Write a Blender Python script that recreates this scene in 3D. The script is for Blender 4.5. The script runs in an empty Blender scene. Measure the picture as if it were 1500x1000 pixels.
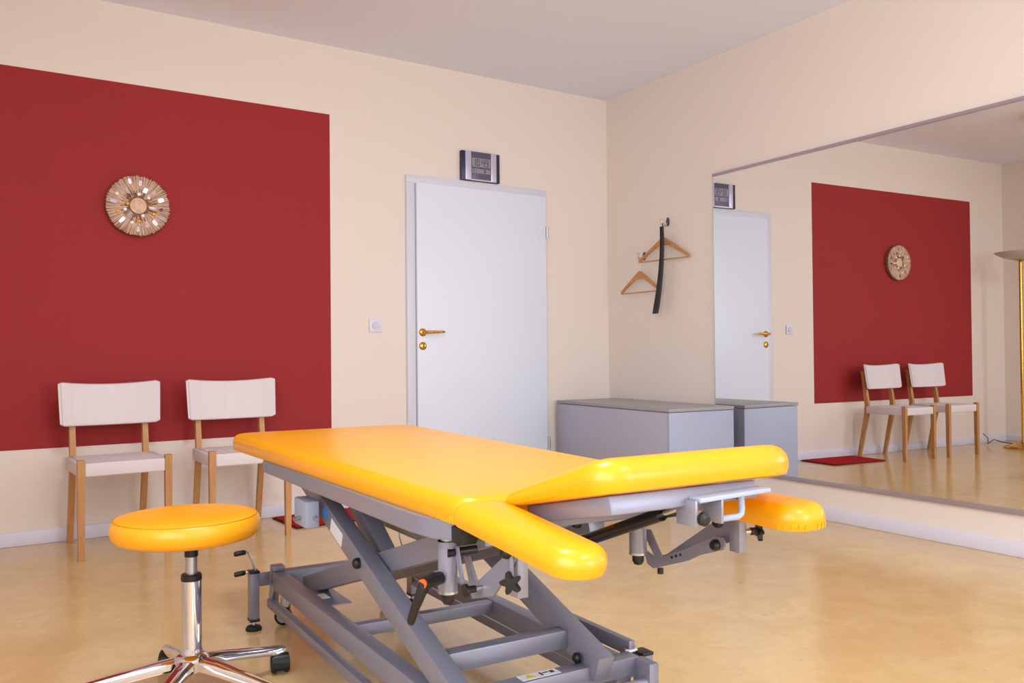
import bpy, bmesh, math, random
from mathutils import Vector, Matrix
random.seed(7)
PI = math.pi
R = math.radians
SC = bpy.context.scene
COL = SC.collection

# ------------------------------------------------------------------ camera, world, light, exposure
cam_d = bpy.data.cameras.new('camera'); cam = bpy.data.objects.new('camera', cam_d); COL.objects.link(cam)
cam_d.sensor_width = 36; cam_d.lens = 36 * 1271.87 / 1500; cam_d.clip_start = .05
_r = Vector((0.83171672, -0.5551256, -0.00910358)); _u = Vector((0.00014847, -0.01617455, 0.99986917)); _f = Vector((0.55520022, 0.83160926, 0.01337022))
_m = Matrix((( _r.x, _u.x, -_f.x), (_r.y, _u.y, -_f.y), (_r.z, _u.z, -_f.z))).to_4x4()
_m.translation = Vector((-4.1192, -4.8949, 0.9224)); cam.matrix_world = _m
SC.camera = cam

world = bpy.data.worlds.new('sky'); SC.world = world; world.use_nodes = True
_bg = world.node_tree.nodes['Background']; _bg.inputs[0].default_value = (.62, .72, .95, 1); _bg.inputs[1].default_value = 1.0

def window_light(name, loc, sx, sy, power, col, rz=0):
    l = bpy.data.lights.new(name, 'AREA'); l.shape = 'RECTANGLE'; l.size = sx; l.size_y = sy; l.energy = power; l.color = col
    o = bpy.data.objects.new(name, l); COL.objects.link(o); o.location = loc; o.rotation_euler = (R(90), 0, rz)   # rz = 0 shines towards +y, into the room
    return o
WIN = [(-1.45, 1.7), (-3.75, 1.3)]            # window centres and widths in the wall behind the camera
WZ0, WZ1, BACK = .60, 2.40, -8.2
window_light('daylight', (WIN[0][0], BACK - .2, (WZ0 + WZ1) / 2), WIN[0][1], WZ1 - WZ0, 238, (.84, .92, 1))
window_light('daylight', (WIN[1][0], BACK - .2, (WZ0 + WZ1) / 2), WIN[1][1], WZ1 - WZ0, 60, (.84, .92, 1))
SIDE = (-5.2, 3.4)                            # unseen window added in the left-hand wall for side fill: centre and width
window_light('daylight', (-4.86 - .2, SIDE[0], (WZ0 + WZ1) / 2), SIDE[1], WZ1 - WZ0, 222, (.84, .92, 1), R(-90))  # added fill from the left, brightens the right wall and floor
SC.view_settings.view_transform = 'Standard'; SC.view_settings.look = 'None'; SC.view_settings.gamma = 1
SC.view_settings.use_curve_mapping = False; SC.view_settings.exposure = -1.03

# ------------------------------------------------------------------ materials
def lin(c):
    return tuple(((v / 255) / 12.92 if v / 255 <= .04045 else ((v / 255 + .055) / 1.055) ** 2.4) for v in c)
MATS = {}
def mat(name, rgb, rough=.5, metal=0, spec=.5, noise=None, bump=None, coat=0, emit=0, coat_rough=.1):
    m = bpy.data.materials.new(name); m.use_nodes = True; nt = m.node_tree; b = nt.nodes['Principled BSDF']
    c = lin(rgb)
    b.inputs['Base Color'].default_value = (*c, 1); b.inputs['Roughness'].default_value = rough; b.inputs['Metallic'].default_value = metal
    b.inputs['Specular IOR Level'].default_value = spec; b.inputs['Coat Weight'].default_value = coat; b.inputs['Coat Roughness'].default_value = coat_rough
    if emit: b.inputs['Emission Color'].default_value = (*c, 1); b.inputs['Emission Strength'].default_value = emit
    if noise or bump:
        tc = nt.nodes.new('ShaderNodeTexCoord'); mp = nt.nodes.new('ShaderNodeMapping'); nt.links.new(tc.outputs['Object'], mp.inputs[0])
    if noise:
        (rgb2, scale, detail, stretch) = noise
        mp.inputs['Scale'].default_value = stretch
        n = nt.nodes.new('ShaderNodeTexNoise'); n.inputs['Scale'].default_value = scale; n.inputs['Detail'].default_value = detail
        nt.links.new(mp.outputs[0], n.inputs['Vector'])
        rp = nt.nodes.new('ShaderNodeValToRGB'); rp.color_ramp.elements[0].position = .32; rp.color_ramp.elements[1].position = .68
        rp.color_ramp.elements[0].color = (*c, 1); rp.color_ramp.elements[1].color = (*lin(rgb2), 1)
        nt.links.new(n.outputs[0], rp.inputs[0]); nt.links.new(rp.outputs[0], b.inputs['Base Color'])
    if bump:
        (scale, strength, dist) = bump
        n2 = nt.nodes.new('ShaderNodeTexNoise'); n2.inputs['Scale'].default_value = scale; n2.inputs['Detail'].default_value = 4
        nt.links.new(tc.outputs['Object'], n2.inputs['Vector'])
        bp = nt.nodes.new('ShaderNodeBump'); bp.inputs['Strength'].default_value = strength; bp.inputs['Distance'].default_value = dist
        nt.links.new(n2.outputs[0], bp.inputs['Height']); nt.links.new(bp.outputs[0], b.inputs['Normal'])
    MATS[name] = m; return m
ONE = (1, 1, 1)
mat('wall_paint', (241, 228, 218), .75, spec=.3, bump=(160, .12, .002))
mat('red_paint', (160, 44, 46), .7, spec=.3, bump=(160, .12, .002))
mat('ceiling_paint', (240, 242, 255), .85, spec=.2, bump=(200, .08, .001))
mat('white_lacquer', (234, 240, 255), .35)
mat('frame_lacquer', (222, 223, 235), .4)
mat('baseboard', (232, 230, 246), .45)
# linoleum
def floor_mat():
    m = bpy.data.materials.new('linoleum'); m.use_nodes = True; nt = m.node_tree; b = nt.nodes['Principled BSDF']
    tc = nt.nodes.new('ShaderNodeTexCoord')
    n1 = nt.nodes.new('ShaderNodeTexNoise'); n1.inputs['Scale'].default_value = 5; n1.inputs['Detail'].default_value = 8; n1.inputs['Roughness'].default_value = .68; n1.inputs['Distortion'].default_value = .8
    n2 = nt.nodes.new('ShaderNodeTexNoise'); n2.inputs['Scale'].default_value = 42; n2.inputs['Detail'].default_value = 3
    r1 = nt.nodes.new('ShaderNodeValToRGB'); r1.color_ramp.elements[0].position = .3; r1.color_ramp.elements[1].position = .7
    r1.color_ramp.elements[0].color = (*lin((212, 176, 120)), 1); r1.color_ramp.elements[1].color = (*lin((226, 192, 138)), 1)
    r2 = nt.nodes.new('ShaderNodeValToRGB'); r2.color_ramp.elements[0].position = .62; r2.color_ramp.elements[1].position = .78
    r2.color_ramp.elements[0].color = (1, 1, 1, 1); r2.color_ramp.elements[1].color = (.84, .80, .76, 1)
    mx = nt.nodes.new('ShaderNodeMix'); mx.data_type = 'RGBA'; mx.blend_type = 'MULTIPLY'; mx.inputs['Factor'].default_value = 1
    nt.links.new(tc.outputs['Object'], n1.inputs['Vector']); nt.links.new(tc.outputs['Object'], n2.inputs['Vector'])
    nt.links.new(n1.outputs[0], r1.inputs[0]); nt.links.new(n2.outputs[0], r2.inputs[0])
    nt.links.new(r1.outputs[0], mx.inputs['A']); nt.links.new(r2.outputs[0], mx.inputs['B']); nt.links.new(mx.outputs['Result'], b.inputs['Base Color'])
    b.inputs['Roughness'].default_value = .17; b.inputs['Specular IOR Level'].default_value = .5
    MATS['linoleum'] = m
floor_mat()
mat('yellow_vinyl', (250, 169, 6), .32, spec=.6, bump=(420, .06, .001))
mat('yellow_side', (255, 180, 6), .38, spec=.45)
mat('seam', (205, 130, 10), .6)
mat('steel_grey', (140, 140, 156), .38, metal=.35, spec=.5)
mat('steel_light', (152, 152, 168), .33, metal=.35)
mat('steel_dark', (92, 98, 116), .25, metal=.8)
mat('motor_grey', (150, 140, 122), .6)
mat('box_grey', (172, 182, 202), .45)
mat('black_plastic', (22, 22, 26), .4)
mat('black_rubber', (14, 14, 16), .6)
mat('wheel_grey', (150, 150, 160), .5)
mat('chrome', (225, 225, 232), .06, metal=1)
mat('zinc', (190, 192, 200), .28, metal=1)
mat('gas_black', (12, 12, 13), .22)
mat('orange', (255, 110, 30), .4)
mat('label_white', (235, 235, 240), .5)
mat('label_yellow', (240, 200, 30), .5)
mat('label_black', (40, 40, 44), .5)
mat('sticker_blue', (50, 140, 235), .4)
mat('beech', (206, 152, 98), .45, noise=((190, 134, 82), 9, 5, (6, 6, .7)))
mat('webbing', (232, 221, 222), .85, spec=.2, bump=(900, .35, .001))
mat('cabinet_front', (182, 181, 198), .5)
mat('cabinet_end', (172, 176, 198), .45)
mat('cabinet_top', (162, 158, 160), .4)
mat('mirror', (236, 236, 236), 0.0, metal=1)
mat('mirror_rail', (178, 168, 176), .35, metal=.5)
mat('brass', (214, 160, 62), .16, metal=1)
mat('lamp_brass', (214, 172, 84), .2, metal=1)
mat('lamp_glass', (196, 196, 186), .3)
mat('bark', (150, 104, 76), .8, noise=((120, 80, 56), 60, 4, ONE))
mat('bark_light', (236, 202, 178), .75, noise=((214, 174, 146), 40, 3, ONE))
mat('shard', (208, 202, 222), .06, metal=.9)
mat('pearl', (246, 246, 250), .08, metal=.3)
mat('gold_bead', (240, 180, 10), .15, metal=.4)
mat('dark_stone', (30, 36, 52), .2)
mat('clock_navy', (38, 42, 78), .35)
mat('clock_silver', (206, 200, 222), .3, metal=.3)
mat('clock_face', (92, 88, 112), .35)
mat('lcd', (150, 148, 158), .35)
mat('lcd_ink', (62, 62, 76), .5)
mat('hanger_wood', (206, 148, 88), .4, noise=((190, 130, 72), 12, 4, (1, 1, 5)))
mat('horn_black', (16, 17, 22), .18)
mat('rug_red', (178, 32, 36), .9, spec=.1, bump=(700, .5, .003))
mat('rug_edge', (46, 24, 28), .9)
mat('switch_white', (228, 228, 246), .4)
mat('switch_dial', (216, 210, 228), .4)
def glass_mat():
    m = bpy.data.materials.new('window_glass'); m.use_nodes = True; nt = m.node_tree; nt.nodes.clear()
    o = nt.nodes.new('ShaderNodeOutputMaterial'); mx = nt.nodes.new('ShaderNodeMixShader'); t = nt.nodes.new('ShaderNodeBsdfTransparent'); g = nt.nodes.new('ShaderNodeBsdfGlossy')
    g.inputs['Roughness'].default_value = .02; mx.inputs[0].default_value = .06
    nt.links.new(t.outputs[0], mx.inputs[1]); nt.links.new(g.outputs[0], mx.inputs[2]); nt.links.new(mx.outputs[0], o.inputs[0]); MATS['window_glass'] = m
glass_mat()

# ------------------------------------------------------------------ mesh helpers
class MB:
    def __init__(s): s.bm = bmesh.new()
    def _add(s, verts, faces):
        vs = [s.bm.verts.new(v) for v in verts]
        for f in faces:
            try: s.bm.faces.new([vs[i] for i in f])
            except ValueError: pass
        return s
    def obox(s, c, ex, ey, ez, bevel=0.0, seg=2):
        """box: centre c and three half-extent vectors"""
        c, ex, ey, ez = Vector(c), Vector(ex), Vector(ey), Vector(ez)
        t = bmesh.new()
        vs = [t.verts.new(c + sx * ex + sy * ey + sz * ez) for sx in (-1, 1) for sy in (-1, 1) for sz in (-1, 1)]
        for f in ((0, 1, 3, 2), (4, 6, 7, 5), (0, 4, 5, 1), (2, 3, 7, 6), (0, 2, 6, 4), (1, 5, 7, 3)): t.faces.new([vs[i] for i in f])
        bmesh.ops.recalc_face_normals(t, faces=t.faces[:])
        if bevel: bmesh.ops.bevel(t, geom=t.edges[:], offset=bevel, segments=seg, affect='EDGES', profile=.5)
        s._merge(t); return s
    def box(s, x0, x1, y0, y1, z0, z1, bevel=0.0, seg=2):
        return s.obox(((x0 + x1) / 2, (y0 + y1) / 2, (z0 + z1) / 2), ((x1 - x0) / 2, 0, 0), (0, (y1 - y0) / 2, 0), (0, 0, (z1 - z0) / 2), bevel, seg)
    def beam(s, p, q, w, h, side=(1, 0, 0), bevel=.002):
        """rectangular bar from p to q; w along `side`, h across"""
        p, q = Vector(p), Vector(q); d = (q - p); sd = Vector(side); sd = (sd - d.normalized() * sd.dot(d.normalized())).normalized()
        n = d.normalized().cross(sd)
        return s.obox((p + q) / 2, d / 2, sd * w / 2, n * h / 2, bevel)
    def _merge(s, t):
        mp = {}
        for v in t.verts: mp[v] = s.bm.verts.new(v.co)
        for f in t.faces:
            try: s.bm.faces.new([mp[v] for v in f.verts])
            except ValueError: pass
        t.free()
    def tube(s, pts, r, n=12, cap=True):
        pts = [Vector(p) for p in pts]; rs = r if isinstance(r, (list, tuple)) else [r] * len(pts)
        rings = []; prev = None
        for i, p in enumerate(pts):
            d = (pts[min(i + 1, len(pts) - 1)] - pts[max(i - 1, 0)]).normalized()
            if prev is None:
                a = Vector((0, 0, 1)) if abs(d.z) < .9 else Vector((1, 0, 0)); u = d.cross(a).normalized()
            else: u = (prev - d * prev.dot(d)).normalized()
            prev = u; v = d.cross(u)
            rings.append([s.bm.verts.new(p + rs[i] * (math.cos(2 * PI * k / n) * u + math.sin(2 * PI * k / n) * v)) for k in range(n)])
        for a, b in zip(rings, rings[1:]):
            for k in range(n): s.bm.faces.new((a[k], a[(k + 1) % n], b[(k + 1) % n], b[k]))
        if cap: s.bm.faces.new(rings[0][::-1]); s.bm.faces.new(rings[-1])
        return s
    def lathe(s, c, prof, n=40, axis=(0, 0, 1)):
        """prof: list of (radius, height) along axis"""
        c = Vector(c); ax = Vector(axis).normalized(); a = Vector((1, 0, 0)) if abs(ax.x) < .9 else Vector((0, 1, 0))
        u = ax.cross(a).normalized(); v = ax.cross(u); rings = []
        for r, h in prof:
            if r < 1e-6: rings.append([s.bm.verts.new(c + ax * h)])
            else: rings.append([s.bm.verts.new(c + ax * h + r * (math.cos(2 * PI * k / n) * u + math.sin(2 * PI * k / n) * v)) for k in range(n)])
        for a_, b_ in zip(rings, rings[1:]):
            for k in range(n):
                k2 = (k + 1) % n
                if len(a_) == 1 and len(b_) == 1: continue
                if len(a_) == 1: s.bm.faces.new((a_[0], b_[k2], b_[k]))
                elif len(b_) == 1: s.bm.faces.new((a_[k], a_[k2], b_[0]))
                else: s.bm.faces.new((a_[k], a_[k2], b_[k2], b_[k]))
        if len(rings[0]) > 1: s.bm.faces.new(rings[0][::-1])
        if len(rings[-1]) > 1: s.bm.faces.new(rings[-1])
        return s
    def prism(s, pts, vec, bevel=0.0):
        """extrude a 3-D polygon by vec"""
        t = bmesh.new(); vec = Vector(vec); a = [t.verts.new(Vector(p)) for p in pts]; b = [t.verts.new(Vector(p) + vec) for p in pts]
        t.faces.new(a); t.faces.new(b[::-1]); n = len(pts)
        for k in range(n): t.faces.new((a[k], b[k], b[(k + 1) % n], a[(k + 1) % n]))
        bmesh.ops.recalc_face_normals(t, faces=t.faces[:])
        if bevel: bmesh.ops.bevel(t, geom=t.edges[:], offset=bevel, segments=2, affect='EDGES')
        s._merge(t); return s
    def rings(s, loops, cap0=True, cap1=True):
        rs = [[s.bm.verts.new(v) for v in l] for l in loops]; n = len(rs[0])
        for a, b in zip(rs, rs[1:]):
            for k in range(n): s.bm.faces.new((a[k], a[(k + 1) % n], b[(k + 1) % n], b[k]))
        if cap0: s.bm.faces.new(rs[0][::-1])
        if cap1: s.bm.faces.new(rs[-1])
        return s
    def xf(s, M):
        bmesh.ops.transform(s.bm, matrix=M, verts=s.bm.verts[:]); return s
    def mesh(s, name, material, angle=38):
        bm = s.bm
        bmesh.ops.remove_doubles(bm, verts=bm.verts[:], dist=1e-6)
        bmesh.ops.recalc_face_normals(bm, faces=bm.faces[:])
        for f in bm.faces: f.smooth = True
        for e in bm.edges:
            e.smooth = not (len(e.link_faces) == 2 and e.calc_face_angle(0) > R(angle))
        me = bpy.data.meshes.new(name); bm.to_mesh(me); bm.free(); me.materials.append(MATS[material]); return me
    def build(s, name, material, parent=None, label=None, angle=38):
        o = bpy.data.objects.new(name, s.mesh(name, material, angle)); COL.objects.link(o)
        if parent is not None: o.parent = parent
        if label: o['label'] = label
        return o

def rounded_quad(pts, r, inset, n=7):
    """rounded, inset outline of a convex polygon given counter-clockwise; r scalar or one radius per corner"""
    m = len(pts); P = [Vector(p) for p in pts]; rr = r if isinstance(r, (list, tuple)) else [r] * m; out = []
    for i in range(m):
        a, b, c = P[i - 1], P[i], P[(i + 1) % m]
        d1 = (b - a).normalized(); d2 = (c - b).normalized(); n1 = Vector((-d1.y, d1.x)); n2 = Vector((-d2.y, d2.x))
        # inset corner
        cr_ = d1.x * d2.y - d1.y * d2.x; t = ((n2 - n1).dot(n2) * 0); 
        den = 1 + n1.dot(n2); corner = b + (n1 + n2) * (inset / den)
        rad = max(rr[i] - inset, .0015)
        cen = corner + (n1 + n2) * (rad / den)
        a1 = math.atan2(-n1.y, -n1.x); a2 = math.atan2(-n2.y, -n2.x)
        while a2 < a1: a2 += 2 * PI
        for k in range(n + 1):
            t = a1 + (a2 - a1) * k / n; out.append(Vector((cen.x + rad * math.cos(t), cen.y + rad * math.sin(t))))
    return out
def cushion(pts, z0, z1, r, er=.022, crown=.006, n=9, bottom_er=.01, half=.3):
    """upholstered pad: plan polygon pts, from z0 to z1, rolled edges"""
    mb = MB(); loops = []
    prof = [(bottom_er * 1.5, z0), (bottom_er * .5, z0 + bottom_er * .15), (0.002, z0 + bottom_er * .8), (0, z0 + (z1 - z0) * .42)]
    for k in range(7):
        t = k / 6 * PI / 2; prof.append((er * (1 - math.cos(t)), z1 - er + er * math.sin(t)))
    for k in range(1, 6):
        t = k / 5; prof.append((er + (half - er) * t * .85, z1 + crown * math.sin(t * PI / 2)))
    for ins, z in prof: loops.append([Vector((p.x, p.y, z)) for p in rounded_quad(pts, r, ins, n)])
    return mb.rings(loops)

def tag(o, label=None, cat=None, group=None, kind=None):
    if label: o['label'] = label
    if cat: o['category'] = cat
    if group: o['group'] = group
    if kind: o['kind'] = kind
    return o
def thing(name, label, cat, loc=(0, 0, 0), rz=0, group=None):
    o = bpy.data.objects.new(name, None); COL.objects.link(o); o.location = loc; o.rotation_euler = (0, 0, rz); o.empty_display_size = .1
    return tag(o, label, cat, group)
def struct(o): o['kind'] = 'structure'; return o
def copy_tree(o, parent=None):
    c = o.copy(); COL.objects.link(c); c.parent = parent
    for ch in list(o.children): copy_tree(ch, c)
    return c

# ------------------------------------------------------------------ room shell
WA = -0.0407            # the mirror wall is not quite square to the door wall
H, LEFT = 2.768, -4.86
def onB(o): o.rotation_euler = (0, 0, WA); return o       # local: x into the wall, -y along it away from the corner
struct(MB().box(LEFT - .15, .3, BACK - .15, .15, -.1, 0).build('floor', 'linoleum'))
struct(MB().box(LEFT - .15, .3, BACK - .15, .15, H, H + .1).build('ceiling', 'ceiling_paint'))
wall_a = struct(MB().box(LEFT - .15, .3, 0, .15, 0, H).build('wall_back', 'wall_paint'))
PXR, PXL, PZT, PZB = -2.147, -4.33, 2.356, .469
MB().box(PXL, PXR, -.0015, .004, PZB, PZT).build('painted_field', 'red_paint', wall_a, 'dark red painted rectangle on the cream wall')
wall_b = struct(onB(MB().box(0, .15, BACK - .3, .12, 0, H).build('wall_right', 'wall_paint')))
s0, s1 = SIDE[0] - SIDE[1] / 2, SIDE[0] + SIDE[1] / 2
mb = MB(); mb.box(LEFT - .15, LEFT, BACK - .15, s0, 0, H); mb.box(LEFT - .15, LEFT, s1, .0, 0, H); mb.box(LEFT - .15, LEFT, s0, s1, 0, WZ0); mb.box(LEFT - .15, LEFT, s0, s1, WZ1, H)
struct(mb.build('wall_left', 'wall_paint'))
mb = MB()
for a in (s0 + .03, SIDE[0], s1 - .03): mb.box(LEFT - .11, LEFT - .06, a - .03, a + .03, WZ0, WZ1)
for z in (WZ0 + .03, WZ1 - .03): mb.box(LEFT - .11, LEFT - .06, s0, s1, z - .03, z + .03)
wf = struct(mb.build('window_3', 'white_lacquer'))  # frame of the added, unseen side-fill window
for sgn in (-1, 1):
    c2 = SIDE[0] + sgn * SIDE[1] / 4
    MB().box(LEFT - .088, LEFT - .084, c2 - SIDE[1] / 4 + .03, c2 + SIDE[1] / 4 - .03, WZ0 + .06, WZ1 - .06).build('pane', 'window_glass', wf)
# wall with the windows behind the camera
mb = MB(); xs = [LEFT]
for cx, w in sorted(WIN): xs += [cx - w / 2, cx + w / 2]
xs.append(.0)
for i in range(0, len(xs), 2): mb.box(xs[i], xs[i + 1], BACK - .15, BACK, 0, H)
for cx, w in WIN: mb.box(cx - w / 2, cx + w / 2, BACK - .15, BACK, 0, WZ0); mb.box(cx - w / 2, cx + w / 2, BACK - .15, BACK, WZ1, H)
struct(mb.build('wall_front', 'wall_paint'))
for i, (cx, w) in enumerate(WIN):
    mb = MB()
    for a in (cx - w / 2 + .03, cx, cx + w / 2 - .03): mb.box(a - .03, a + .03, BACK - .11, BACK - .06, WZ0, WZ1)
    for z in (WZ0 + .03, WZ1 - .03): mb.box(cx - w / 2, cx + w / 2, BACK - .11, BACK - .06, z - .03, z + .03)
    wf = struct(mb.build('window_%d' % (i + 1), 'white_lacquer'))
    for sgn in (-1, 1):
        c2 = cx + sgn * w / 4
        MB().box(c2 - w / 4 + .03, c2 + w / 4 - .03, BACK - .088, BACK - .084, WZ0 + .06, WZ1 - .06).build('pane', 'window_glass', wf)
# baseboards
BBH = .069
def bb(mb, x0, x1, y0, y1): return mb.box(x0, x1, y0, y1, 0, BBH, .004)
DL, DR, DT = -1.650, -.5736, 2.05
struct(bb(MB(), LEFT, DL, -.014, 0).build('baseboard_back', 'baseboard'))
struct(bb(MB(), DR, 0, -.014, 0).build('baseboard_back', 'baseboard'))
struct(onB(bb(MB(), -.014, 0, BACK + .1, -.015).build('baseboard_right', 'baseboard')))
struct(bb(MB(), LEFT, LEFT + .014, BACK, -.014).build('baseboard_left', 'baseboard'))

# ------------------------------------------------------------------ door
door = struct(thing('door_1', 'white flush door with brass lever handle', 'door', ((DL + DR) / 2, 0, 0))); del door['category']
dx = -(DL + DR) / 2
JW = .058
for x0, x1, z0, z1 in ((DL, DL + JW, 0, DT - .05), (DR - .045, DR, 0, DT - .05)):
    MB().box(x0 + dx, x1 + dx, -.022, .01, z0, z1, .002).build('door_jamb', 'frame_lacquer', door)
MB().box(DL + dx, DR + dx, -.022, .01, DT - .05, DT, .002).build('door_head', 'frame_lacquer', door)
mb = MB(); mb.box(DL + JW - .012 + dx, DL + JW + .004 + dx, -.016, -.012, 0, DT - .04); 
mb.build('door_seal', 'wheel_grey', door)
leaf = MB().box(DL + JW + .004 + dx, DR - .012 + dx, -.040, -.012, .008, DT - .048, .003).build('door_leaf', 'white_lacquer', door)
hx = -1.553 + dx
hd = MB().lathe((hx, -.040, 1.058), [(0, .012), (.012, .012), (.021, .009), (.0255, .004), (.026, 0)][::-1], 28, (0, -1, 0))
hd.tube([(hx, -.045, 1.058), (hx, -.085, 1.058), (hx + .01, -.094, 1.058), (hx + .04, -.096, 1.059), (hx + .09, -.094, 1.060), (hx + .12, -.09, 1.061), (hx + .135, -.086, 1.060)], [.010, .010, .010, .0095, .0085, .0085, .004], 12)
hd.build('door_handle', 'brass', door)
ky = MB().lathe((hx, -.040, .972), [(.026, 0), (.0255, .004), (.021, .009), (.012, .011), (0, .011)], 28, (0, -1, 0)).build('key_rosette', 'brass', door)
MB().box(hx - .003, hx + .003, -.0525, -.050, .962, .984).build('keyhole', 'black_plastic', ky)
for z in (1.755, .30):
    g = MB().tube([(DR - .009 + dx, -.046, z - .042), (DR - .009 + dx, -.046, z + .042)], .0085, 14); g.tube([(DR - .009 + dx, -.046, z - .004), (DR - .009 + dx, -.046, z + .004)], .0095, 14)
    g.build('hinge', 'zinc', door)

# light switch
sw = thing('light_switch', 'small square white light switch beside the door frame', 'switch', (-1.861, 0, 1.0985))
MB().box(-.041, .041, -.011, 0, -.041, .041, .004).build('switch_plate', 'switch_white', sw)
MB().lathe((0, -.011, 0), [(.024, 0), (.024, .004), (.022, .006), (0, .006)], 28, (0, -1, 0)).build('dial', 'switch_dial', sw)

# ------------------------------------------------------------------ wall clock above the door
ck = thing('wall_clock', 'navy and silver digital wall clock above the door', 'clock', (-1.104, 0, 2.058))
w2 = .148; hh = .192
MB().box(-w2, w2, -.028, 0, 0, hh, .003).build('clock_case', 'clock_navy', ck)
for s in (-1, 1): MB().box(s * .098 - .022, s * .098 + .022, -.032, -.027, .002, hh - .001, .002).build('silver_band', 'clock_silver', ck)
face = MB().box(-.076, .076, -.031, -.027, .002, hh - .001, .001).build('clock_face', 'clock_face', ck)
MB().box(-.076, .076, -.0325, -.030, .0, .010).build('face_trim', 'clock_silver', ck)
lcd = MB().box(-.07, .07, -.0322, -.0305, .092, .150).build('display', 'lcd', ck)
lcd2 = MB().box(-.07, .07, -.0322, -.0305, .050, .080).build('display', 'lcd', ck)
SEG = {'0': 'abcdef', '1': 'bc', '2': 'abged', '3': 'abgcd', '4': 'fgbc', '8': 'abcdefg', '9': 'abcdfg', '5': 'afgcd', '6': 'afgedc', '7': 'abc'}
def digits(mb, txt, x, z, w, h, t, y):
    for ch in txt:
        if ch == ':':
            for q in (.3, .7): mb.box(x, x + t * 1.3, y - .0008, y, z + h * q - t * .6, z + h * q + t * .6)
            x += w * .45; continue
        if ch == ' ': x += w * .6; continue
        for sg in SEG[ch]:
            a = dict(a=(0, w, h - t, h), d=(0, w, 0, t), g=(0, w, h / 2 - t / 2, h / 2 + t / 2), f=(0, t, h / 2, h), b=(w - t, w, h / 2, h), e=(0, t, 0, h / 2), c=(w - t, w, 0, h / 2))[sg]
            mb.box(x + a[0], x + a[1], y - .0008, y, z + a[2], z + a[3])
        x += w * 1.4
mb = MB(); digits(mb, '10:49', -.064, .098, .021, .046, .0045, -.0321); mb.build('digits', 'lcd_ink', lcd)
mb = MB(); digits(mb, '21', -.062, .054, .011, .021, .003, -.0321); mb.build('digits', 'lcd_ink', lcd2)
mb = MB(); digits(mb, '8', .022, .054, .012, .022, .004, -.0321); mb.build('digits', 'lcd_ink', lcd2)

# ------------------------------------------------------------------ mosaic disc on the red field
dc = thing('mosaic_disc', 'round bark mosaic disc with mirror shards on the red field', 'wall decoration', (-3.222, -.006, 1.711))
RD = .158
MB().lathe((0, 0, 0), [(RD - .006, -.006), (RD - .002, 0), (RD, .01), (RD - .004, .026), (RD - .02, .03), (0, .031)], 64, (0, -1, 0)).build('disc_body', 'bark', dc)
mb = MB(); rng = random.Random(3)
for k in range(190):
    a = 2 * PI * k / 190 + rng.uniform(-.01, .01); r0 = rng.uniform(.045, .1); r1 = RD - rng.uniform(-.002, .006)
    d = Vector((math.cos(a), 0, math.sin(a))); tg = Vector((-math.sin(a), 0, math.cos(a)))
    mb.obox(d * ((r0 + r1) / 2) + Vector((0, -.031 - rng.uniform(0, .003), 0)), d * ((r1 - r0) / 2), tg * rng.uniform(.0011, .0021), Vector((0, .003, 0)), .0008, 1)
o = mb.build('bark_strips', 'bark_light', dc); o['kind'] = 'stuff'
MB().lathe((0, -.031, 0), [(.041, 0), (.041, .004), (.034, .006), (.03, .005), (.026, .008), (0, .009)], 32, (0, -1, 0)).build('centre_disc', 'bark_light', dc)
def dpos(x, y): return Vector(((x - 530) / 385 * RD, -.037, -(y - 508) / 372 * RD))
for (x, y, w, h) in [(425, 215, .013, .022), (553, 230, .014, .022), (345, 310, .012, .022), (615, 315, .017, .02), (710, 335, .014, .02), (800, 420, .019, .022), (690, 525, .011, .026), (232, 475, .015, .028), (425, 620, .015, .024), (335, 695, .014, .026), (525, 790, .013, .026), (630, 730, .013, .026), (806, 642, .019, .026), (725, 705, .017, .026)]:
    p = dpos(x, y); rd = Vector((p.x, 0, p.z)).normalized(); tg = Vector((-rd.z, 0, rd.x)); tilt = rng.uniform(-.12, .12)
    nrm = (Vector((0, -1, 0)) + rd * rng.uniform(-.2, .2) + tg * tilt).normalized(); e1 = (rd - nrm * rd.dot(nrm)).normalized(); e2 = nrm.cross(e1)
    pts = [p + e1 * h * .62 * ca + e2 * w * .62 * cb for ca, cb in ((-1, -.7), (-.2, -1), (1, -.8), (1, .75), (.1, 1), (-1, .8))]
    MB().prism(pts, nrm * .003).build('mirror_shard', 'shard', dc)
for (x, y) in [(535, 365), (650, 400), (275, 380), (370, 562), (583, 628), (450, 720)]:
    MB().lathe(dpos(x, y), [(.0105, 0), (.0098, .004), (.007, .007), (0, .0085)], 16, (0, -1, 0)).build('pearl_bead', 'pearl', dc)
for (x, y) in [(400, 492), (280, 590), (712, 597), (537, 697)]:
    MB().lathe(dpos(x, y), [(.0085, 0), (.008, .004), (.0055, .006), (0, .0075)], 16, (0, -1, 0)).build('gold_bead', 'gold_bead', dc)
for (x, y) in [(420, 388), (803, 538)]:
    MB().obox(dpos(x, y), (.0055, 0, .004), (-.004, 0, .0055), (0, .003, 0), .001).build('dark_stone', 'dark_stone', dc)

# ------------------------------------------------------------------ wall mirror (flat on the right-hand wall)
MY0, MY1, MZ0, MZ1 = -1.0907, -5.4, .187, 2.031
mir = thing('wall_mirror', 'wall-wide frameless mirror with thin grey rails', 'mirror', (0, 0, 0), WA)
MB().box(-.0108, -.002, MY1, MY0, MZ0 + .02, MZ1 - .012).build('mirror_glass', 'mirror', mir)
for nm, z0, z1 in (('top_rail', MZ1 - .018, MZ1), ('bottom_rail', MZ0, MZ0 + .024)):
    MB().box(-.017, -.001, MY1, MY0 + .002, z0, z1, .002).build(nm, 'mirror_rail', mir)
MB().box(-.0122, -.001, MY0, MY0 + .003, MZ0 + .02, MZ1 - .01).build('edge_strip', 'mirror_rail', mir)

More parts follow.
